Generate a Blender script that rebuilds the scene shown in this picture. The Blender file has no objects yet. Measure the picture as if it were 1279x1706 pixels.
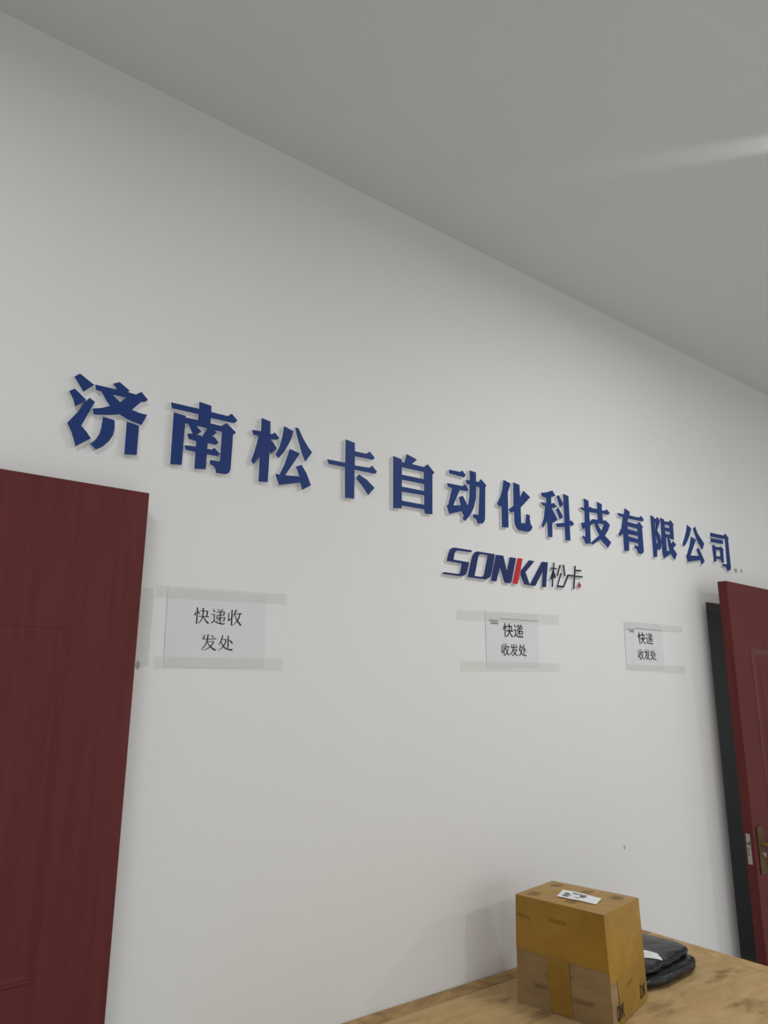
import bpy, bmesh, math, random
from mathutils import Vector, Matrix, noise
from mathutils.geometry import tessellate_polygon
random.seed(7)
sc = bpy.context.scene
C = sc.collection

# ---------------------------------------------------------------- camera, world, lights, exposure
F_PX = 1210.46
YAW, PITCH, ROLL = 0.652163, 0.239217, 0.0052695
EYE = Vector((0.0, -1.9426, 1.645))
fw = Vector((math.sin(YAW)*math.cos(PITCH), math.cos(YAW)*math.cos(PITCH), math.sin(PITCH)))
r0 = Vector((math.cos(YAW), -math.sin(YAW), 0))
u0 = r0.cross(fw)
rt = math.cos(ROLL)*r0 + math.sin(ROLL)*u0
up = -math.sin(ROLL)*r0 + math.cos(ROLL)*u0
cd = bpy.data.cameras.new('camera')
cam = bpy.data.objects.new('camera', cd); C.objects.link(cam)
cd.sensor_fit = 'HORIZONTAL'; cd.sensor_width = 36.0; cd.lens = 36.0*F_PX/1279
cd.clip_start = 0.05
cam.matrix_world = Matrix(((rt.x, up.x, -fw.x, EYE.x), (rt.y, up.y, -fw.y, EYE.y), (rt.z, up.z, -fw.z, EYE.z), (0, 0, 0, 1)))
sc.camera = cam

w = bpy.data.worlds.new('world'); sc.world = w; w.use_nodes = True
w.node_tree.nodes['Background'].inputs[0].default_value = (0.85, 0.93, 1.0, 1)
w.node_tree.nodes['Background'].inputs[1].default_value = 0.3

CEIL = 3.465
def area(name, loc, sx, sy, power, rot=(0, 0, 0), col=(1, 1, 1)):
    ld = bpy.data.lights.new(name, 'AREA'); ld.shape = 'RECTANGLE'; ld.size = sx; ld.size_y = sy
    ld.energy = power; ld.color = col
    o = bpy.data.objects.new(name, ld); C.objects.link(o); o.location = loc; o.rotation_euler = rot
    return o
NEUTRAL = (0.985, 0.998, 1.0)
# all out of frame: the room's ceiling lamps near the sign wall, then added fill
for lx, lp in ((-0.5, 25), (2.62, 31), (5.6, 11)):
    area('ceiling_row_light', (lx, -1.6, 3.385), 0.60, 0.60, lp*0.93, col=NEUTRAL)
for lx, lp in ((-1.4, 38), (2.4, 54), (6.0, 58)):  # back row added to raise the ambient light
    area('ceiling_row_light', (lx, -5.0, 3.385), 0.30, 0.30, lp, col=NEUTRAL)
area('front_fill_light', (2.4, -6.9, 1.6), 5.0, 1.6, 42, rot=(math.radians(90), 0, 0), col=(0.97, 0.985, 1.0))  # added frontal fill from behind the camera; no window is built there
area('passage_fill_light', (3.4, 1.2, 2.55), 0.4, 0.4, 4.6, col=NEUTRAL)  # added fill that lifts the dark gap beside the right door
# added spot without a lamp body, grazing the ceiling to make its bright streak
sd = bpy.data.lights.new('ceiling_streak_spot', 'SPOT'); sd.energy = 42.0; sd.spot_size = math.radians(9.5); sd.spot_blend = 0.9; sd.shadow_soft_size = 0.01
so = bpy.data.objects.new('ceiling_streak_spot', sd); C.objects.link(so); so.location = (2.76, -1.60, 3.40)
so.rotation_euler = (Vector((2.395, -1.144, 3.4645))-Vector(so.location)).to_track_quat('-Z', 'Y').to_euler()

vs = sc.view_settings
sc.display_settings.display_device = 'sRGB'
vs.view_transform = 'Standard'; vs.look = 'None'; vs.gamma = 1.0; vs.use_curve_mapping = False
vs.exposure = -0.16

# ---------------------------------------------------------------- materials
def lin(c):
    c = c/255.0
    return c/12.92 if c <= 0.04045 else ((c+0.055)/1.055)**2.4
def rgb(r, g, b): return (lin(r), lin(g), lin(b), 1)
def mat(name, col, rough=0.6, spec=0.4, noise_amt=0.0, scale=8.0, bump=0.0, bscale=200.0, metal=0.0, col2=None, stretch=None, alpha=1.0, coat=0.0, detail=4.0):
    m = bpy.data.materials.new(name); m.use_nodes = True
    nt = m.node_tree; b = nt.nodes['Principled BSDF']
    b.inputs['Base Color'].default_value = col
    b.inputs['Roughness'].default_value = rough
    b.inputs['Specular IOR Level'].default_value = spec
    b.inputs['Metallic'].default_value = metal
    b.inputs['Alpha'].default_value = alpha
    b.inputs['Coat Weight'].default_value = coat
    b.inputs['Coat Roughness'].default_value = 0.2
    tc = nt.nodes.new('ShaderNodeTexCoord'); mp = nt.nodes.new('ShaderNodeMapping')
    nt.links.new(tc.outputs['Object'], mp.inputs['Vector'])
    if stretch: mp.inputs['Scale'].default_value = stretch
    if noise_amt > 0 or col2:
        n = nt.nodes.new('ShaderNodeTexNoise'); n.inputs['Scale'].default_value = scale; n.inputs['Detail'].default_value = detail
        nt.links.new(mp.outputs['Vector'], n.inputs['Vector'])
        r = nt.nodes.new('ShaderNodeValToRGB')
        r.color_ramp.elements[0].position = 0.3; r.color_ramp.elements[1].position = 0.7
        c2 = col2 or tuple(max(0, x*(1-noise_amt)) for x in col[:3])+(1,)
        r.color_ramp.elements[0].color = c2; r.color_ramp.elements[1].color = col
        nt.links.new(n.outputs['Fac'], r.inputs['Fac']); nt.links.new(r.outputs['Color'], b.inputs['Base Color'])
    if bump > 0:
        n2 = nt.nodes.new('ShaderNodeTexNoise'); n2.inputs['Scale'].default_value = bscale; n2.inputs['Detail'].default_value = 3
        nt.links.new(mp.outputs['Vector'], n2.inputs['Vector'])
        bp = nt.nodes.new('ShaderNodeBump'); bp.inputs['Strength'].default_value = bump; bp.inputs['Distance'].default_value = 0.01
        nt.links.new(n2.outputs['Fac'], bp.inputs['Height']); nt.links.new(bp.outputs['Normal'], b.inputs['Normal'])
    return m
M = {}
M['wall'] = mat('wall_paint', (0.72, 0.716, 0.703, 1), 0.8, 0.15, 0.02, 1.5, 0.05, 160)
M['ceiling'] = mat('ceiling_paint', (0.70, 0.70, 0.692, 1), 0.8, 0.15, 0.02, 3, 0.06, 220)
M['floor'] = mat('floor_tile', (0.60, 0.60, 0.59, 1), 0.4, 0.4, 0.1, 5)
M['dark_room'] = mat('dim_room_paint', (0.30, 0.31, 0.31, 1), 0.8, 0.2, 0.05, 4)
M['blue'] = mat('navy_acrylic', rgb(36, 58, 114), 0.45, 0.12, 0.05, 30)
M['white_foam'] = mat('white_foam_board', (0.90, 0.91, 0.93, 1), 0.6, 0.2, 0.02, 40)
M['logo_navy'] = mat('dark_navy_acrylic', rgb(40, 52, 98), 0.45, 0.12, 0.05, 30)
M['logo_red'] = mat('red_acrylic', rgb(190, 48, 54), 0.45, 0.12, 0.05, 30)
M['logo_black'] = mat('charcoal_acrylic', rgb(44, 46, 60), 0.45, 0.12, 0.05, 30)
M['logo_rose'] = mat('dull_red_acrylic', rgb(170, 74, 80), 0.45, 0.12, 0.05, 30)
M['paper'] = mat('white_paper', (0.665, 0.668, 0.68, 1), 0.8, 0.12, 0.03, 12, 0.25, 14)
M['ink'] = mat('black_print_ink', rgb(26, 26, 28), 0.7, 0.2, 0.1, 60)
M['grey_ink'] = mat('grey_print_ink', rgb(105, 105, 108), 0.7, 0.2, 0.1, 60)
M['tape'] = mat('clear_tape', (0.68, 0.685, 0.585, 1), 0.45, 0.12, 0.10, 20, 0.1, 30, alpha=0.18)
M['tape_rest'] = mat('faint_old_tape', (0.68, 0.68, 0.57, 1), 0.45, 0.12, 0.12, 20, 0.1, 30, alpha=0.2)
M['glue'] = mat('glue_residue_grey', rgb(172, 171, 156), 0.7, 0.2, 0.25, 90)
M['red_wood'] = mat('dark_red_wood_veneer', rgb(99, 48, 47), 0.5, 0.1, 0.0, 6, 0.04, 60, col2=rgb(90, 43, 42), stretch=(7, 7, 0.5))
M['red_wood_edge'] = mat('dark_red_wood_edge', rgb(96, 46, 44), 0.45, 0.4, 0.0, 8, 0.04, 60, col2=rgb(80, 36, 36), stretch=(9, 9, 0.5))
M['red_gloss'] = mat('polished_red_moulding', rgb(96, 46, 45), 0.32, 0.3, 0.05, 20)
M['steel'] = mat('brushed_steel', (0.40, 0.385, 0.37, 1), 0.45, 0.4, 0.1, 40, metal=0.5)
M['brass'] = mat('aged_brass', rgb(150, 124, 62), 0.38, 0.5, 0.2, 25, metal=0.7)
M['bronze'] = mat('dark_bronze', rgb(96, 76, 42), 0.5, 0.3, 0.2, 25, metal=0.4)
M['slot'] = mat('dark_lock_slot', (0.02, 0.02, 0.02, 1), 0.7, 0.2, 0.2, 50)
M['black_bag'] = mat('black_plastic_film', (0.009, 0.0095, 0.011, 1), 0.32, 0.38, 0.3, 12, 0.55, 22)
M['label'] = mat('white_sticker', (0.78, 0.78, 0.80, 1), 0.5, 0.3, 0.03, 30)
M['card'] = mat('brown_cardboard', rgb(158, 132, 96), 0.75, 0.15, 0.0, 9, 0.05, 90, col2=rgb(142, 118, 84), stretch=(1, 1, 3))
M['yellow_tape'] = mat('yellow_packing_tape', rgb(168, 130, 56), 0.36, 0.2, 0.0, 7, 0.2, 22, col2=rgb(150, 113, 48))
M['tape_over'] = mat('layered_yellow_tape', rgb(160, 126, 58), 0.36, 0.2, 0.0, 7, 0.2, 22, col2=rgb(142, 110, 50))
M['faded_print'] = mat('faded_brown_print', rgb(70, 46, 26), 0.6, 0.1, 0.4, 60, alpha=0.18)
M['gap_brown'] = mat('cardboard_under_tape', rgb(112, 96, 70), 0.5, 0.15, 0.25, 50, alpha=0.34)
M['box_ink'] = mat('black_box_print', rgb(38, 34, 30), 0.6, 0.3, 0.2, 60)
M['light_band'] = mat('pale_plywood_band', rgb(192, 163, 116), 0.65, 0.12, 0.0, 7, 0.05, 90, col2=rgb(164, 134, 92), stretch=(3, 3, 1))
M['metal_leg'] = mat('grey_steel_leg', (0.3, 0.3, 0.3, 1), 0.5, 0.4, 0.1, 20)

def wood_mat():
    m = mat('stained_plywood', rgb(188, 159, 113), 0.65, 0.12, 0.0, 5, 0.05, 90, col2=rgb(170, 141, 98), stretch=(2, 7, 1))
    nt = m.node_tree; b = nt.nodes['Principled BSDF']
    src = b.inputs['Base Color'].links[0].from_socket
    tc = [n for n in nt.nodes if n.type == 'TEX_COORD'][0]
    n = nt.nodes.new('ShaderNodeTexNoise'); n.inputs['Scale'].default_value = 4.2; n.inputs['Detail'].default_value = 7; n.inputs['Roughness'].default_value = 0.62
    mp = nt.nodes.new('ShaderNodeMapping'); mp.inputs['Location'].default_value = (STAIN_OFF[0], STAIN_OFF[1], 0); mp.inputs['Rotation'].default_value = (0, 0, 0.7); mp.inputs['Scale'].default_value = (0.8, 1.9, 1)
    nt.links.new(tc.outputs['Object'], mp.inputs['Vector']); nt.links.new(mp.outputs['Vector'], n.inputs['Vector'])
    r = nt.nodes.new('ShaderNodeValToRGB'); r.color_ramp.elements[0].position = 0.555; r.color_ramp.elements[1].position = 0.71
    r.color_ramp.elements[0].color = (0, 0, 0, 1); r.color_ramp.elements[1].color = (0.8, 0.8, 0.8, 1)
    nt.links.new(n.outputs['Fac'], r.inputs['Fac'])
    mx = nt.nodes.new('ShaderNodeMixRGB'); mx.inputs['Color2'].default_value = rgb(96, 74, 48)
    nt.links.new(r.outputs['Color'], mx.inputs['Fac']); nt.links.new(src, mx.inputs['Color1'])
    nt.links.new(mx.outputs['Color'], b.inputs['Base Color'])
    return m
STAIN_OFF = (0.35, 0.1)
M['table_wood'] = wood_mat()
M['table_edge'] = mat('plywood_edge_band', rgb(176, 146, 100), 0.65, 0.15, 0.0, 7, 0.05, 90, col2=rgb(134, 106, 70), stretch=(3, 3, 1))

# ---------------------------------------------------------------- helpers
def link(name, me, m=None, parent=None, loc=None):
    o = bpy.data.objects.new(name, me); C.objects.link(o)
    if me is not None and m is not None: me.materials.append(m)
    if parent is not None:
        o.parent = parent
        o.matrix_parent_inverse = Matrix.Translation(-parent_loc(parent))
    if loc is not None: o.location = loc
    return o
def parent_loc(p):
    v = Vector(p.location)
    return v
def from_bm(name, bm, m, parent=None, smooth=False):
    bmesh.ops.recalc_face_normals(bm, faces=bm.faces[:])
    me = bpy.data.meshes.new(name); bm.to_mesh(me); bm.free()
    if smooth:
        for p in me.polygons: p.use_smooth = True
    return link(name, me, m, parent)
def tag(o, label, cat, group=None, kind=None):
    if label: o['label'] = label
    if cat: o['category'] = cat
    if group: o['group'] = group
    if kind: o['kind'] = kind
    return o
def thing(name, loc, label, cat, group=None):
    o = bpy.data.objects.new(name, None); C.objects.link(o); o.location = loc
    o.empty_display_size = 0.05
    return tag(o, label, cat, group)
def add_box(bm, lo, hi, bevel=0.0, mtx=None):
    g = bmesh.ops.create_cube(bm, size=1.0)
    vsx = g['verts']
    for v in vsx:
        v.co = Vector([(lo[i]+hi[i])/2 + v.co[i]*(hi[i]-lo[i]) for i in range(3)])
    if bevel > 0:
        es = list({e for v in vsx for e in v.link_edges})
        rb = bmesh.ops.bevel(bm, geom=es, offset=bevel, segments=2, affect='EDGES', profile=0.5)
        vsx = list({v for f in rb['faces'] for v in f.verts} | {v for v in vsx if v.is_valid})
    if mtx is not None: bmesh.ops.transform(bm, matrix=mtx, verts=[v for v in vsx if v.is_valid])
def box(name, lo, hi, m, parent=None, bevel=0.0, mtx=None):
    bm = bmesh.new(); add_box(bm, lo, hi, bevel)
    if mtx is not None: bmesh.ops.transform(bm, matrix=mtx, verts=bm.verts[:])
    return from_bm(name, bm, m, parent)
def prism(bm, loops, yf, yb):
    """outer loop + holes in (x, z) on the wall, front face at y = yf, back at y = yb"""
    vecs = [[Vector((p[0], p[1], 0)) for p in lp] for lp in loops]
    tris = tessellate_polygon(vecs)
    flat = [p for lp in loops for p in lp]
    fv = [bm.verts.new((p[0], yf, p[1])) for p in flat]
    bv = [bm.verts.new((p[0], yb, p[1])) for p in flat]
    for t in tris:
        for vv in (fv, bv):
            try: bm.faces.new([vv[i] for i in t])
            except ValueError: pass
    k = 0
    for lp in loops:
        n = len(lp)
        for i in range(n):
            a, b = k+i, k+(i+1) % n
            bm.faces.new((fv[a], fv[b], bv[b], bv[a]))
        k += n
def tube(bm, pts, r, seg=10):
    prev = None
    for i, p in enumerate(pts):
        p = Vector(p)
        d = (Vector(pts[min(i+1, len(pts)-1)]) - Vector(pts[max(i-1, 0)])).normalized()
        a = d.orthogonal().normalized(); b = d.cross(a)
        if prev is not None:
            a = (prev - d*prev.dot(d)).normalized(); b = d.cross(a)
        prev = a
        rr = r[i] if isinstance(r, (list, tuple)) else r
        ring = [bm.verts.new(p + a*math.cos(t)*rr + b*math.sin(t)*rr) for t in [2*math.pi*k/seg for k in range(seg)]]
        if i == 0: first = ring
        else:
            for k in range(seg): bm.faces.new((last[k], last[(k+1) % seg], ring[(k+1) % seg], ring[k]))
        last = ring
    bm.faces.new(first); bm.faces.new(last)
def text_mesh(name, body, bx, y, m, parent, split=False):
    """printed characters fitted to x0, x1, ztop, zbottom on the wall"""
    cu = bpy.data.curves.new(name, 'FONT'); cu.body = body; cu.fill_mode = 'FRONT'; cu.resolution_u = 4
    tmp = bpy.data.objects.new(name+'_outline', cu); C.objects.link(tmp)
    dg = bpy.context.evaluated_depsgraph_get()
    me = bpy.data.meshes.new_from_object(tmp.evaluated_get(dg))
    bpy.data.objects.remove(tmp); bpy.data.curves.remove(cu)
    P = [v.co.copy() for v in me.vertices]; polys = [tuple(p.vertices) for p in me.polygons]
    bpy.data.meshes.remove(me)
    xs = [p.x for p in P]; ys = [p.y for p in P]
    x0, x1, y0, y1 = min(xs), max(xs), min(ys), max(ys)
    n = len(body) if split else 1
    groups = [[] for _ in range(n)]
    for pl in polys:
        cx = sum(P[i].x for i in pl)/len(pl)
        groups[min(n-1, int((cx-x0)/(x1-x0)*n))].append(pl)
    out = None
    for g in groups:
        bm = bmesh.new(); mp = {}
        for pl in g:
            for i in pl:
                if i not in mp:
                    p = P[i]
                    mp[i] = bm.verts.new((bx[0]+(p.x-x0)/(x1-x0)*(bx[1]-bx[0]), y, bx[3]+(p.y-y0)/(y1-y0)*(bx[2]-bx[3])))
            try: bm.faces.new([mp[i] for i in pl])
            except ValueError: pass
        out = from_bm(name, bm, m, parent); out['label'] = 'black printed character' if split else 'tiny dark header lettering'
    return out

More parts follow.
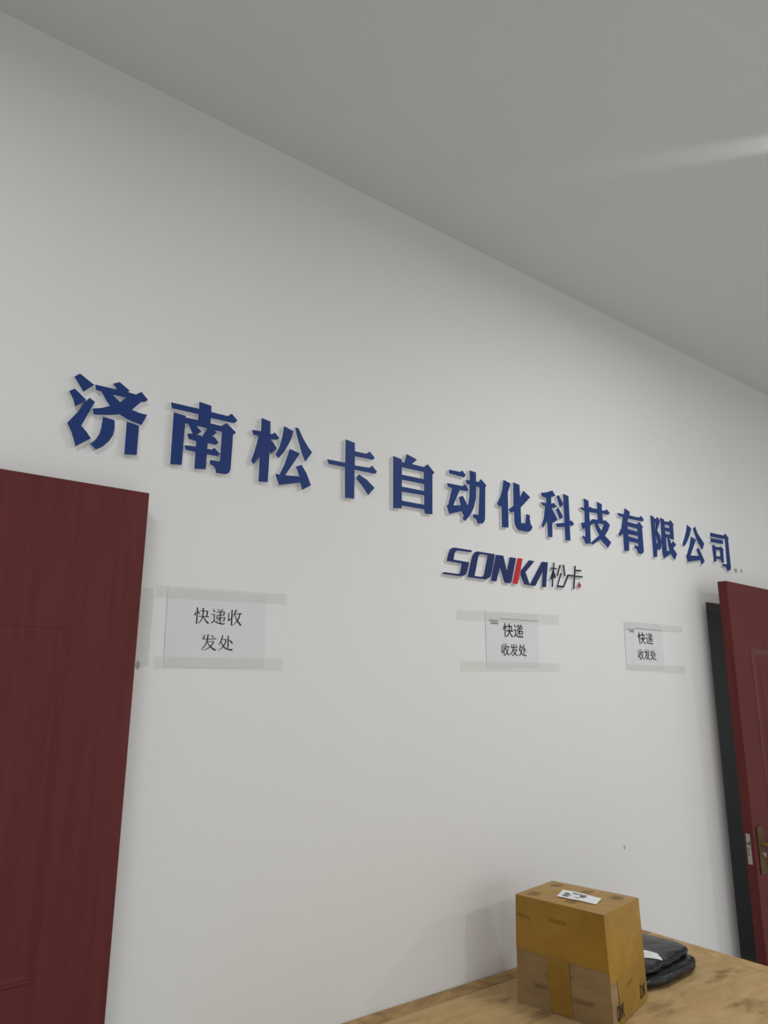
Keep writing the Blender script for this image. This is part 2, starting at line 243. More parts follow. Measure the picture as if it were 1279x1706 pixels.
BIG= [[[[(0.4468,2.4626),(0.4856,2.4402),(0.4607,2.4145),(0.434,2.4506)]],[[(0.4374,2.4169),(0.4529,2.406),(0.4697,2.3923),(0.4443,2.3677),(0.4376,2.3867),(0.4251,2.4068)]],[[(0.4776,2.4008),(0.4921,2.393),(0.4641,2.3186),(0.4783,2.3054),(0.4918,2.289),(0.4558,2.2597),(0.4489,2.279),(0.441,2.298),(0.4291,2.3189),(0.4522,2.3553),(0.4656,2.3852)]],[[(0.4883,2.4421),(0.5466,2.4429),(0.5418,2.4509),(0.5347,2.4572),(0.5516,2.4665),(0.5812,2.4485),(0.5744,2.4433),(0.5986,2.4418),(0.6135,2.4536),(0.6337,2.4346),(0.6254,2.4269),(0.6159,2.4251),(0.5918,2.3945),(0.6136,2.3903),(0.6349,2.3903),(0.6223,2.3574),(0.5993,2.3613),(0.5781,2.3662),(0.56,2.374),(0.5373,2.3667),(0.4926,2.357),(0.4882,2.3727),(0.512,2.3807),(0.533,2.3914),(0.5195,2.4076),(0.5067,2.4268),(0.4921,2.4278)],[(0.5349,2.4259),(0.5748,2.4267),(0.5579,2.4086)]],[[(0.5163,2.3565),(0.5483,2.3533),(0.55,2.3281),(0.5476,2.3103),(0.5384,2.2911),(0.5242,2.2732),(0.5077,2.2613),(0.492,2.2737),(0.5049,2.2902),(0.5122,2.3067),(0.5154,2.3245),(0.5165,2.344)]],[[(0.581,2.357),(0.6151,2.3529),(0.6157,2.2682),(0.5826,2.263)]]],[[[(0.7007,2.4444),(0.7856,2.4456),(0.7856,2.4678),(0.8233,2.4642),(0.8242,2.4449),(0.8781,2.4448),(0.8897,2.4557),(0.9102,2.4383),(0.9001,2.4277),(0.8239,2.4266),(0.8236,2.4091),(0.8589,2.4088),(0.8753,2.4219),(0.9076,2.3989),(0.8975,2.3882),(0.8977,2.3537),(0.8963,2.2797),(0.8914,2.2678),(0.8813,2.2623),(0.8514,2.2613),(0.8493,2.2717),(0.8447,2.2789),(0.838,2.2821),(0.8305,2.2843),(0.8306,2.2969),(0.8575,2.2973),(0.8615,2.3012),(0.8623,2.3915),(0.8365,2.3907),(0.8463,2.3851),(0.8314,2.3686),(0.8369,2.3711),(0.8538,2.3555),(0.8455,2.3467),(0.8196,2.3463),(0.8189,2.3289),(0.8331,2.3291),(0.8406,2.3362),(0.8603,2.3211),(0.8527,2.3131),(0.8189,2.3117),(0.8184,2.2658),(0.7846,2.2611),(0.7837,2.3116),(0.7546,2.3127),(0.7506,2.3252),(0.7843,2.3283),(0.7841,2.3449),(0.76,2.3474),(0.7559,2.3621),(0.7722,2.3649),(0.7579,2.3896),(0.763,2.3926),(0.7465,2.3911),(0.7454,2.265),(0.7123,2.2603),(0.7107,2.4163),(0.7463,2.4141),(0.747,2.4093),(0.7853,2.4101),(0.7853,2.429),(0.7042,2.4278)],[(0.7793,2.3919),(0.816,2.3921),(0.8008,2.3631),(0.7848,2.365),(0.798,2.377)]]],[[[(0.9914,2.4655),(1.0226,2.4616),(1.0233,2.4206),(1.0304,2.4214),(1.0393,2.429),(1.0557,2.4139),(1.0492,2.4068),(1.0245,2.4033),(1.037,2.393),(1.0485,2.3776),(1.0296,2.3552),(1.0238,2.368),(1.0222,2.2637),(0.9914,2.2599),(0.9911,2.3411),(0.9722,2.3113),(0.9625,2.3209),(0.973,2.3537),(0.9809,2.3883),(0.9839,2.4044),(0.9656,2.4062),(0.961,2.4199),(0.992,2.4221)]],[[(1.0722,2.4573),(1.106,2.4478),(1.0996,2.4216),(1.0883,2.3965),(1.0731,2.3689),(1.0567,2.3481),(1.0458,2.357),(1.0583,2.3845),(1.0669,2.4182)]],[[(1.1126,2.462),(1.1243,2.4624),(1.1432,2.4312),(1.1611,2.4081),(1.1779,2.3913),(1.1544,2.356),(1.1409,2.381),(1.1292,2.4128),(1.1197,2.4394)]],[[(1.0957,2.386),(1.1325,2.3785),(1.1072,2.3365),(1.0823,2.2965),(1.1354,2.3019),(1.121,2.3325),(1.1402,2.3422),(1.16,2.3166),(1.1774,2.2802),(1.1462,2.2598),(1.1382,2.2826),(1.0618,2.2609),(1.0483,2.2946),(1.0623,2.2946),(1.0788,2.331)]]],[[[(1.3094,2.4648),(1.3468,2.4604),(1.3473,2.4306),(1.3966,2.4315),(1.4099,2.4424),(1.4319,2.4244),(1.4238,2.4154),(1.3476,2.4134),(1.3482,2.3804),(1.4106,2.3836),(1.4211,2.3937),(1.4422,2.3754),(1.434,2.3666),(1.3475,2.3655),(1.3475,2.264),(1.3111,2.2611),(1.3088,2.3672),(1.2441,2.3652),(1.2379,2.3803),(1.3098,2.382)]],[[(1.366,2.3519),(1.3992,2.3392),(1.4321,2.3158),(1.4061,2.2867),(1.3807,2.314),(1.3555,2.3365)]]],[[[(1.5138,2.4472),(1.5514,2.4429),(1.5514,2.4321),(1.5646,2.4328),(1.5756,2.4668),(1.623,2.4559),(1.599,2.4342),(1.6558,2.4334),(1.6743,2.4479),(1.7068,2.4217),(1.6964,2.4126),(1.6943,2.2628),(1.6588,2.2593),(1.6574,2.2747),(1.5512,2.2727),(1.5512,2.2626),(1.5143,2.2578)],[(1.5521,2.4134),(1.6564,2.4155),(1.6561,2.3875),(1.5521,2.3858)],[(1.5521,2.3677),(1.6572,2.3695),(1.6569,2.3431),(1.5521,2.3416)],[(1.5521,2.3236),(1.6575,2.3273),(1.6571,2.2916),(1.552,2.2903)]]],[[[(1.7801,2.4474),(1.8418,2.4497),(1.8473,2.4575),(1.8659,2.4424),(1.8567,2.4317),(1.7815,2.4334)]],[[(1.7705,2.3935),(1.8469,2.3955),(1.8617,2.4048),(1.8784,2.386),(1.8707,2.379),(1.8324,2.3774),(1.7984,2.3128),(1.8373,2.3179),(1.8295,2.3485),(1.8472,2.3581),(1.8742,2.3205),(1.8843,2.3603),(1.8867,2.4082),(1.8707,2.4097),(1.8667,2.4234),(1.8881,2.4246),(1.8876,2.4651),(1.9205,2.4628),(1.9197,2.4269),(1.9352,2.4263),(1.9472,2.4414),(1.9764,2.4199),(1.9691,2.4118),(1.9632,2.2858),(1.9591,2.2735),(1.9497,2.2645),(1.9238,2.2609),(1.9172,2.2764),(1.9008,2.2816),(1.9013,2.2939),(1.9295,2.2948),(1.9399,2.4067),(1.9195,2.4072),(1.9169,2.359),(1.9044,2.3202),(1.8856,2.2892),(1.8592,2.2618),(1.8455,2.2686),(1.8524,2.281),(1.8398,2.2964),(1.7773,2.2762),(1.7661,2.3076),(1.7738,2.3111),(1.7944,2.3781),(1.7732,2.3809)]]],[[[(2.0752,2.4608),(2.1133,2.453),(2.1082,2.4382),(2.0958,2.4131),(2.0952,2.3931),(2.0931,2.2686),(2.0569,2.2646),(2.0583,2.3507),(2.0446,2.3471),(2.0326,2.3557),(2.0528,2.3876),(2.0658,2.4186)]],[[(2.1314,2.4606),(2.1667,2.4563),(2.1667,2.4049),(2.1705,2.4071),(2.1898,2.4353),(2.2287,2.4144),(2.1679,2.3611),(2.1674,2.2975),(2.1938,2.2994),(2.2029,2.3395),(2.2227,2.337),(2.2196,2.3234),(2.2249,2.3011),(2.2348,2.2886),(2.2255,2.275),(2.2105,2.2669),(2.1918,2.2658),(2.1526,2.2651),(2.1381,2.2752),(2.1295,2.2936),(2.1304,2.3392),(2.108,2.332),(2.0991,2.3443),(2.1279,2.3632)]]],[[[(2.2995,2.4461),(2.3328,2.4531),(2.371,2.4681),(2.3903,2.4467),(2.3609,2.4378),(2.3597,2.407),(2.3768,2.4151),(2.3946,2.4006),(2.383,2.3934),(2.3601,2.3912),(2.3949,2.3435),(2.3669,2.3263),(2.361,2.336),(2.3563,2.2636),(2.3296,2.2609),(2.3299,2.3341),(2.3005,2.2962),(2.2925,2.3067),(2.309,2.3362),(2.3206,2.3916),(2.3036,2.3941),(2.2967,2.4054),(2.3285,2.4047),(2.3311,2.4294),(2.3035,2.4309)]],[[(2.4124,2.4544),(2.44,2.4185),(2.4173,2.4015),(2.3982,2.4467)]],[[(2.4051,2.3977),(2.4328,2.361),(2.4111,2.3485),(2.3898,2.3892)]],[[(2.4426,2.4649),(2.476,2.461),(2.4755,2.3499),(2.4861,2.3546),(2.5034,2.3418),(2.4935,2.3315),(2.4738,2.3309),(2.4729,2.2636),(2.4418,2.2615),(2.4414,2.3197),(2.3904,2.3112),(2.3837,2.3261),(2.4421,2.3376)]]],[[[(2.5828,2.4682),(2.6148,2.4617),(2.6137,2.433),(2.6261,2.4369),(2.6344,2.4326),(2.6759,2.4335),(2.6764,2.4674),(2.7099,2.4615),(2.7082,2.4328),(2.734,2.4354),(2.7439,2.444),(2.7663,2.4289),(2.7548,2.42),(2.7085,2.4187),(2.7107,2.3852),(2.7291,2.3907),(2.7601,2.374),(2.747,2.3495),(2.718,2.3176),(2.7608,2.2924),(2.7353,2.2647),(2.6835,2.2965),(2.6241,2.2657),(2.6141,2.2726),(2.6789,2.3153),(2.6594,2.3376),(2.647,2.3649),(2.6154,2.3508),(2.6115,2.2682),(2.5751,2.2637),(2.57,2.2765),(2.5568,2.291),(2.5594,2.2968),(2.5801,2.2941),(2.5797,2.3335),(2.5601,2.3267),(2.5542,2.3531),(2.5801,2.3595),(2.5829,2.4108),(2.56,2.4155),(2.5544,2.4229),(2.5821,2.4253)],[(2.6141,2.4108),(2.674,2.4149),(2.6752,2.3843),(2.6358,2.3819),(2.614,2.3666)],[(2.669,2.3667),(2.718,2.3708),(2.6943,2.3362)]]],[[[(2.8846,2.4697),(2.9231,2.4587),(2.9168,2.4413),(2.9956,2.4416),(3.012,2.453),(3.0321,2.4366),(3.0226,2.4268),(2.9056,2.424),(2.8974,2.4083),(2.9698,2.406),(2.9926,2.4194),(3.0205,2.3991),(3.0123,2.3916),(3.0114,2.2852),(3.0068,2.2733),(2.989,2.2663),(2.964,2.2671),(2.9579,2.2838),(2.9383,2.2926),(2.9435,2.3007),(2.9726,2.3006),(2.9724,2.3151),(2.8993,2.3151),(2.8935,2.2692),(2.8567,2.2656),(2.8596,2.3482),(2.8334,2.3312),(2.8215,2.3382),(2.8483,2.3714),(2.8648,2.4248),(2.832,2.4267),(2.8262,2.439),(2.8748,2.4401)],[(2.8967,2.3861),(2.9733,2.3849),(2.9742,2.3699),(2.8951,2.3729)],[(2.8961,2.3487),(2.975,2.3498),(2.9729,2.3344),(2.8968,2.3378)]]],[[[(3.092,2.4675),(3.1192,2.4637),(3.119,2.4558),(3.1377,2.4565),(3.1484,2.468),(3.1695,2.45),(3.1386,2.3986),(3.1592,2.3779),(3.1667,2.3502),(3.1611,2.3184),(3.1465,2.3043),(3.1314,2.304),(3.1266,2.3194),(3.1188,2.2665),(3.089,2.2631)],[(3.1248,2.441),(3.1331,2.4369),(3.123,2.3861),(3.1361,2.336),(3.1225,2.3338),(3.1214,2.3962)]],[[(3.1721,2.4676),(3.2045,2.4631),(3.2065,2.4549),(3.2482,2.4574),(3.2625,2.4688),(3.2901,2.4486),(3.2821,2.4422),(3.2795,2.3704),(3.2535,2.3731),(3.2372,2.3723),(3.2536,2.3449),(3.2681,2.3631),(3.296,2.3486),(3.2659,2.3264),(3.2952,2.3004),(3.2707,2.2693),(3.237,2.2976),(3.229,2.2901),(3.1755,2.266),(3.1681,2.2909),(3.1704,2.3507),(3.176,2.4484)],[(3.2088,2.4398),(3.25,2.439),(3.2464,2.4252),(3.2063,2.4236)],[(3.2083,2.4067),(3.2508,2.4059),(3.2448,2.3913),(3.206,2.3919)],[(3.2098,2.378),(3.2227,2.3731),(3.2242,2.3418),(3.2323,2.3114),(3.2085,2.3047),(3.2071,2.3397)]]],[[[(3.4131,2.4659),(3.4495,2.4526),(3.4297,2.4148),(3.3956,2.3724),(3.3664,2.3478),(3.3548,2.3579),(3.3806,2.3975),(3.4011,2.4328)]],[[(3.4883,2.4668),(3.5073,2.4334),(3.562,2.3864),(3.5378,2.3516),(3.5012,2.3857),(3.4807,2.4243),(3.4674,2.4528)]],[[(3.4408,2.4081),(3.4843,2.3967),(3.4174,2.3077),(3.4984,2.3147),(3.4817,2.3463),(3.5,2.3567),(3.5218,2.3333),(3.5496,2.2926),(3.5153,2.2704),(3.5088,2.2949),(3.3857,2.272),(3.3785,2.3059),(3.3871,2.3082),(3.42,2.3592)]]],[[[(3.6342,2.4545),(3.7708,2.457),(3.7898,2.4696),(3.8215,2.4497),(3.8133,2.4423),(3.8107,2.2856),(3.8004,2.2703),(3.7724,2.2666),(3.76,2.2851),(3.7259,2.2894),(3.7251,2.2983),(3.7741,2.3007),(3.781,2.4404),(3.742,2.4354),(3.6319,2.4345)]],[[(3.6311,2.4245),(3.7487,2.4282),(3.7583,2.4223),(3.7557,2.4096),(3.7445,2.4077),(3.6299,2.4046)]],[[(3.6399,2.3891),(3.6665,2.3909),(3.6705,2.3844),(3.7186,2.386),(3.7255,2.3934),(3.7546,2.3775),(3.7479,2.371),(3.7426,2.3052),(3.7211,2.3052),(3.711,2.3215),(3.6683,2.3196),(3.6624,2.3027),(3.6428,2.3014)],[(3.6736,2.3678),(3.7154,2.37),(3.7139,2.3359),(3.6711,2.3339)]]]]
LOGO= {'S':[[[(1.8011,2.1529),(1.8897,2.1528),(1.8878,2.1451),(1.819,2.1439),(1.8084,2.1402),(1.8016,2.1321),(1.7958,2.1074),(1.8747,2.1058),(1.8636,2.0726),(1.8547,2.057),(1.8379,2.0497),(1.8165,2.0489),(1.7441,2.0497),(1.7458,2.0566),(1.8184,2.0563),(1.825,2.0589),(1.8291,2.0654),(1.8376,2.0973),(1.7626,2.0989),(1.7712,2.1261),(1.7797,2.1429),(1.7896,2.1497)]]],'O':[[[(1.9206,2.1522),(2.0123,2.1527),(1.9931,2.0806),(1.9834,2.062),(1.9619,2.0495),(1.8662,2.0495),(1.8869,2.1171),(1.8942,2.1341),(1.9049,2.1466),(1.9119,2.1504)],[(1.9342,2.1437),(1.9745,2.1445),(1.9522,2.069),(1.9467,2.061),(1.9362,2.057),(1.9009,2.057),(1.9215,2.1284),(1.9264,2.139)]]],'N':[[[(2.0194,2.151),(2.0594,2.1517),(2.0766,2.0915),(2.0962,2.1502),(2.13,2.1505),(2.1005,2.0553),(2.0908,2.0467),(2.0615,2.0466),(2.039,2.1069),(2.0165,2.0475),(1.9881,2.0474)]]],'R':[[[(2.1423,2.1519),(2.1696,2.1525),(2.1347,2.0476),(2.107,2.048)]]],'K':[[[(2.2082,2.1506),(2.2391,2.1495),(2.1828,2.0999),(2.205,2.0532),(2.2019,2.0493),(2.1735,2.0504),(2.1549,2.0838),(2.1571,2.1034)]]],'A':[[[(2.2848,2.1527),(2.3213,2.1542),(2.3025,2.0503),(2.2776,2.0491),(2.2907,2.1195),(2.238,2.0495),(2.2048,2.049),(2.2079,2.0542)]]],'song':[[[(2.357,2.1568),(2.3636,2.1575),(2.3454,2.0545),(2.3397,2.0545)]],[[(2.34,2.1346),(2.3773,2.1355),(2.3758,2.1307),(2.3404,2.1291)]],[[(2.3508,2.1256),(2.3566,2.116),(2.339,2.0853),(2.3315,2.0871)]],[[(2.3546,2.126),(2.3677,2.0969),(2.3612,2.0912),(2.3488,2.1153)]],[[(2.3961,2.152),(2.4027,2.1519),(2.3794,2.1036),(2.3729,2.1037)]],[[(2.4166,2.1542),(2.4237,2.1542),(2.4297,2.1079),(2.4228,2.106)]]],'ka':[[[(2.3992,2.1177),(2.4057,2.1171),(2.3795,2.0651),(2.4116,2.0649),(2.4442,2.1166),(2.5454,2.1178),(2.5428,2.1123),(2.4497,2.1104),(2.4157,2.0581),(2.37,2.0567)]],[[(2.4939,2.158),(2.5012,2.158),(2.4825,2.0567),(2.4749,2.0569)]],[[(2.4986,2.142),(2.5376,2.1441),(2.5357,2.1379),(2.4972,2.1358)]]],'D':[[[(2.5175,2.0917),(2.5304,2.0759),(2.5178,2.0639),(2.5046,2.0749)]]]}
STROKES= [[[(0.8211,1.8527),(0.8175,1.8435),(0.8214,1.8426),(0.8226,1.8524)]],[[(0.8245,1.8651),(0.8248,1.8435),(0.8244,1.8206),(0.8278,1.8205),(0.8279,1.8435),(0.8276,1.8651)]],[[(0.8275,1.8555),(0.8314,1.8468),(0.8344,1.8483),(0.8289,1.8562)]],[[(0.8347,1.8556),(0.857,1.8562),(0.857,1.858),(0.8346,1.8571)]],[[(0.8548,1.8579),(0.8534,1.8411),(0.8566,1.8409),(0.8582,1.8577)]],[[(0.8311,1.8402),(0.8558,1.8402),(0.862,1.84),(0.862,1.8423),(0.8558,1.8419),(0.8311,1.8417)]],[[(0.8416,1.8648),(0.8424,1.8505),(0.8414,1.8391),(0.8372,1.829),(0.8297,1.8215),(0.8306,1.8207),(0.839,1.8279),(0.8441,1.8385),(0.8455,1.8504),(0.845,1.865)]],[[(0.8451,1.8393),(0.8506,1.8298),(0.8588,1.8214),(0.8633,1.8237),(0.863,1.8245),(0.8613,1.8251),(0.853,1.8316),(0.8464,1.8401)]],[[(0.8722,1.8637),(0.877,1.8553),(0.8801,1.8574),(0.8732,1.8644)]],[[(0.8686,1.8477),(0.8788,1.8482),(0.8786,1.8499),(0.8685,1.8491)]],[[(0.8764,1.8497),(0.877,1.8315),(0.8795,1.8316),(0.8793,1.8498)]],[[(0.8775,1.8323),(0.8689,1.8257),(0.8713,1.8233),(0.879,1.8308)]],[[(0.8778,1.83),(0.8877,1.8244),(0.9041,1.8215),(0.9129,1.8249),(0.9126,1.8261),(0.9041,1.8251),(0.8885,1.8267),(0.8788,1.8316)]],[[(0.8875,1.8639),(0.8929,1.8579),(0.8949,1.8598),(0.8885,1.8648)]],[[(0.9016,1.8657),(0.8966,1.8579),(0.8977,1.8573),(0.904,1.8641)]],[[(0.8831,1.8546),(0.9084,1.857),(0.9082,1.8588),(0.883,1.8558)]],[[(0.9067,1.8589),(0.9054,1.848),(0.9077,1.8478),(0.9093,1.8586)]],[[(0.8867,1.8466),(0.9082,1.8478),(0.9081,1.8496),(0.8867,1.8481)]],[[(0.8856,1.8475),(0.8845,1.8372),(0.8871,1.837),(0.8878,1.8473)]],[[(0.8858,1.8378),(0.9103,1.8418),(0.9099,1.8436),(0.8855,1.8393)]],[[(0.9088,1.8432),(0.9064,1.8318),(0.903,1.8335),(0.9024,1.8324),(0.9088,1.8303),(0.9114,1.8428)]],[[(0.8944,1.8582),(0.8953,1.826),(0.8982,1.8261),(0.8973,1.8583)]],[[(0.8944,1.8397),(0.8829,1.827),(0.8837,1.8264),(0.8959,1.8385)]],[[(0.9208,1.8563),(0.9206,1.8334),(0.9232,1.8334),(0.9234,1.8563)]],[[(0.9223,1.8321),(0.9323,1.8417),(0.9315,1.8426),(0.9199,1.8346)]],[[(0.9301,1.8654),(0.9301,1.8207),(0.9337,1.8207),(0.9335,1.8654)]],[[(0.943,1.8667),(0.9388,1.8557),(0.9353,1.8447),(0.9363,1.8444),(0.9413,1.8548),(0.9467,1.8653)]],[[(0.941,1.8538),(0.9626,1.8546),(0.9625,1.8573),(0.9409,1.8553)]],[[(0.9555,1.8554),(0.9523,1.8432),(0.9463,1.8318),(0.9344,1.8212),(0.9351,1.8205),(0.9481,1.8305),(0.9555,1.8422),(0.9584,1.8549)]],[[(0.9412,1.853),(0.9446,1.8402),(0.9522,1.8297),(0.9596,1.8212),(0.9646,1.8251),(0.964,1.8258),(0.9619,1.8249),(0.9554,1.8319),(0.947,1.8413),(0.9425,1.8533)]],[[(0.852,1.7909),(0.8467,1.7802),(0.8499,1.779),(0.854,1.7901)]],[[(0.8477,1.7778),(0.8879,1.7799),(0.8877,1.7819),(0.8476,1.7793)]],[[(0.8613,1.7926),(0.8596,1.7754),(0.8553,1.7627),(0.8446,1.7493),(0.8456,1.7486),(0.8575,1.7616),(0.8623,1.7749),(0.8645,1.7923)]],[[(0.871,1.7913),(0.8787,1.7829),(0.8809,1.7849),(0.8719,1.7921)]],[[(0.8604,1.7715),(0.8813,1.7723),(0.8812,1.774),(0.8603,1.773)]],[[(0.8795,1.774),(0.8752,1.7651),(0.867,1.7563),(0.851,1.748),(0.8516,1.747),(0.8683,1.7546),(0.8776,1.7636),(0.8821,1.7729)]],[[(0.8615,1.7706),(0.8662,1.7618),(0.8759,1.753),(0.8854,1.7477),(0.8899,1.7509),(0.8895,1.7517),(0.8865,1.7517),(0.8782,1.7558),(0.8682,1.7633),(0.8625,1.7712)]],[[(0.9053,1.7917),(0.9025,1.7788),(0.8959,1.764),(0.897,1.7635),(0.905,1.7781),(0.9085,1.791)]],[[(0.9052,1.7795),(0.9187,1.7797),(0.9187,1.7814),(0.9052,1.781)]],[[(0.9166,1.7815),(0.9134,1.7678),(0.9074,1.7584),(0.8957,1.7498),(0.8965,1.7489),(0.909,1.757),(0.9161,1.7668),(0.9192,1.781)]],[[(0.9019,1.7775),(0.9049,1.7664),(0.9136,1.7561),(0.924,1.7516),(0.9375,1.75),(0.9407,1.7542),(0.94,1.7548),(0.9371,1.7539),(0.9248,1.7548),(0.9156,1.7583),(0.9072,1.7675),(0.9031,1.7778)]],[[(0.9225,1.7917),(0.9234,1.7576),(0.9267,1.7576),(0.9254,1.7918)]],[[(0.9264,1.7788),(0.9324,1.7751),(0.936,1.769),(0.9396,1.771),(0.9344,1.7771),(0.9272,1.7801)]]]
TXT= [('快递', [2.0544, 2.1661, 1.8931, 1.8401]), ('收发处', [2.0416, 2.1809, 1.8158, 1.771]), ('快递', [2.9272, 3.0437, 1.9027, 1.8494]), ('收发处', [2.917, 3.0598, 1.8261, 1.7803])]
HD= [[1.9816, 2.0314, 1.9033, 1.8945], [1.9894, 2.031, 1.8924, 1.886], [2.851, 2.9026, 1.9139, 1.9061], [2.8677, 2.8996, 1.905, 1.8987]]
RULE= [[[2.0416, 0.0, 1.9083], [2.2561, -0.0, 1.9112]], [[2.9072, 0.0, 1.9191], [3.1228, 0.0, 1.9171]]]


# ---------------------------------------------------------------- the room
WX0, WX1, RY = -4.5, 8.0, -7.0
OX0, OX1, OZ = 3.5417, 4.42, 2.0845          # doorway in the back wall
def structure(o, label, cat):
    return tag(o, label, cat, kind='structure')
bm = bmesh.new()
add_box(bm, (WX0, 0, 0), (OX0, 0.2, CEIL)); add_box(bm, (OX1, 0, 0), (WX1, 0.2, CEIL)); add_box(bm, (OX0, 0, OZ), (OX1, 0.2, CEIL))
wall = structure(from_bm('wall_back', bm, M['wall']), 'long white painted wall carrying the blue sign and paper notices', 'wall')
structure(box('ceiling', (WX0, RY, CEIL), (WX1, 0.2, CEIL+0.1), M['ceiling']), 'plain pale grey ceiling above the sign wall', 'ceiling')
structure(box('floor', (WX0, RY, -0.1), (WX1, 0.2, 0), M['floor']), 'floor of the room, below the frame', 'floor')
structure(box('wall_left', (WX0-0.1, RY, 0), (WX0, 0.2, CEIL), M['wall']), 'white side wall of the room beyond the left edge', 'wall')
structure(box('wall_right', (WX1, RY, 0), (WX1+0.1, 0.2, CEIL), M['wall']), 'white side wall of the room beyond the right edge', 'wall')
structure(box('wall_front', (WX0, RY-0.1, 0), (WX1, RY, CEIL), M['wall']), 'white wall of the room behind the viewer', 'wall')
# dim room behind the doorway
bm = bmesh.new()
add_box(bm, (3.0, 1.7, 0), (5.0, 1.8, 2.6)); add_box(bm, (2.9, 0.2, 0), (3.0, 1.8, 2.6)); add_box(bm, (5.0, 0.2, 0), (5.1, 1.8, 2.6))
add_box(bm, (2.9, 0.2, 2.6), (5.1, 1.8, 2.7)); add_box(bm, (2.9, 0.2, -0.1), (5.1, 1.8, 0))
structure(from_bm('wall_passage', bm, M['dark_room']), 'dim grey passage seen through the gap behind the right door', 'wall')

# marks left on the wall: glue and dirt, each a small irregular film
def smudge(name, x, z, rx, rz, seed, parent, m):
    rnd = random.Random(seed); n = 14
    lp = [(x+math.cos(2*math.pi*i/n)*rx*rnd.uniform(.55, 1.1), z+math.sin(2*math.pi*i/n)*rz*rnd.uniform(.55, 1.1)) for i in range(n)]
    b = bmesh.new(); prism(b, [lp], -0.0006, 0.0); return from_bm(name, b, m, parent)
smudge('glue_residue', 3.885, 2.280, 0.022, 0.016, 1, wall, M['glue'])
smudge('glue_residue', 3.945, 2.284, 0.013, 0.013, 2, wall, M['glue'])
smudge('dirt_spot', 2.7244, 1.0235, 0.006, 0.009, 3, wall, M['glue'])
smudge('glue_residue', 0.672, 1.704, 0.008, 0.013, 4, wall, M['glue'])

# ---------------------------------------------------------------- big sign: thirteen raised characters
NAMES = [
 'leftmost large navy raised character of the wall sign, with loose droplet strokes at its left',
 'second large navy raised character from the left, a hooked frame holding short cross strokes',
 'third large navy raised character from the left, a tree-like stem beside slanted strokes',
 'fourth large navy raised character from the left, a tall post with two right arms',
 'fifth large navy raised character from the left, a ladder-like box with three gaps',
 'sixth large navy raised character from the left, short bars beside a curved hook',
 'seventh large navy raised character, a split pair with an upturned hook, above the red-barred logo',
 'eighth large navy raised character from the left, sixth from the right end of the sign',
 'ninth large navy raised character from the left, fifth from the right end of the sign',
 'fourth large navy raised character from the right, a cross stroke over a laddered box',
 'third large navy raised character from the right, narrow and dense with six small openings',
 'second large navy raised character from the right, two slanted strokes over an open triangle',
 'rightmost large navy raised character, a hooked corner over bars, above the right red door']
def raised(name, label, cat, group, shapes, depth, face_m, face_name='face'):
    xs = [p[0] for s in shapes for p in s[0]]; zs = [p[1] for s in shapes for p in s[0]]
    t = thing(name, ((min(xs)+max(xs))/2, 0, min(zs)), label, cat, group)
    fb = bmesh.new(); bb = bmesh.new()
    for k, s in enumerate(shapes):
        e = k*0.00006
        prism(fb, s, -depth-e, -depth+0.0022)
        prism(bb, s, -depth+0.0022-e, 0.0)
    from_bm('backing', bb, M['white_foam'], t)['label'] = 'white foam sides'
    from_bm(face_name, fb, face_m, t)
    return t
for lab, shapes in zip(NAMES, BIG):
    raised('sign_character', lab, 'sign character', 'raised characters of the large wall sign', shapes, 0.0135, M['blue'])
GL = 'letters of the small logo sign'
raised('logo_letter', 'navy raised letter S, first of the small logo', 'sign letter', GL, LOGO['S'], 0.012, M['logo_navy'])
raised('logo_letter', 'navy raised letter O with upright oblong opening, in the small logo', 'sign letter', GL, LOGO['O'], 0.012, M['logo_navy'])
raised('logo_letter', 'navy raised letter N just left of the red logo bar', 'sign letter', GL, LOGO['N'], 0.012, M['logo_navy'])
raised('logo_letter', 'slanted red raised bar, stem of the letter K in the small logo', 'sign letter', GL, LOGO['R'], 0.012, M['logo_red'])
raised('logo_letter', 'navy raised chevron, right half of the letter K, touching the red bar', 'sign letter', GL, LOGO['K'], 0.012, M['logo_navy'])
raised('logo_letter', 'navy raised letter A without a crossbar, last latin letter of the logo', 'sign letter', GL, LOGO['A'], 0.012, M['logo_navy'])
raised('logo_character', 'thin dark raised strokes of the first small character right of letter A', 'sign character', GL, LOGO['song'], 0.012, M['logo_black'])
raised('logo_character', 'thin dark raised strokes of the last small character, with a long zigzag tail', 'sign character', GL, LOGO['ka'], 0.012, M['logo_black'])
raised('logo_diamond', 'small dull red raised diamond at the right end of the logo', 'sign ornament', GL, LOGO['D'], 0.012, M['logo_rose'])

# ---------------------------------------------------------------- paper notices with clear tape
def sheet(name, quad, m, parent, thick=0.0005, off=0.0003, nx=14, nz=10, wav=0.0012, seed=0, flat_edge=True, two=True):
    """a thin sheet with a gentle ripple; quad = TL, TR, BR, BL in (x, z)"""
    bm = bmesh.new()
    def P(i, j, back):
        u, v = i/nx, j/nz
        tl, tr, br, bl = [Vector(q) for q in quad]
        q = (tl*(1-u)+tr*u)*(1-v) + (bl*(1-u)+br*u)*v
        e = min(1, 6*v*(1-v)) if flat_edge else 1
        d = off + wav*e*max(0.0, 0.5+0.9*noise.noise(Vector((q.x*14, q.y*14, seed))))
        return bm.verts.new((q.x, -(d if back else d+thick), q.y))
    for back in ((0, 1) if two else (0,)):
        g = [[P(i, j, back) for j in range(nz+1)] for i in range(nx+1)]
        for i in range(nx):
            for j in range(nz): bm.faces.new((g[i][j], g[i+1][j], g[i+1][j+1], g[i][j+1]))
    return from_bm(name, bm, m, parent, smooth=True)
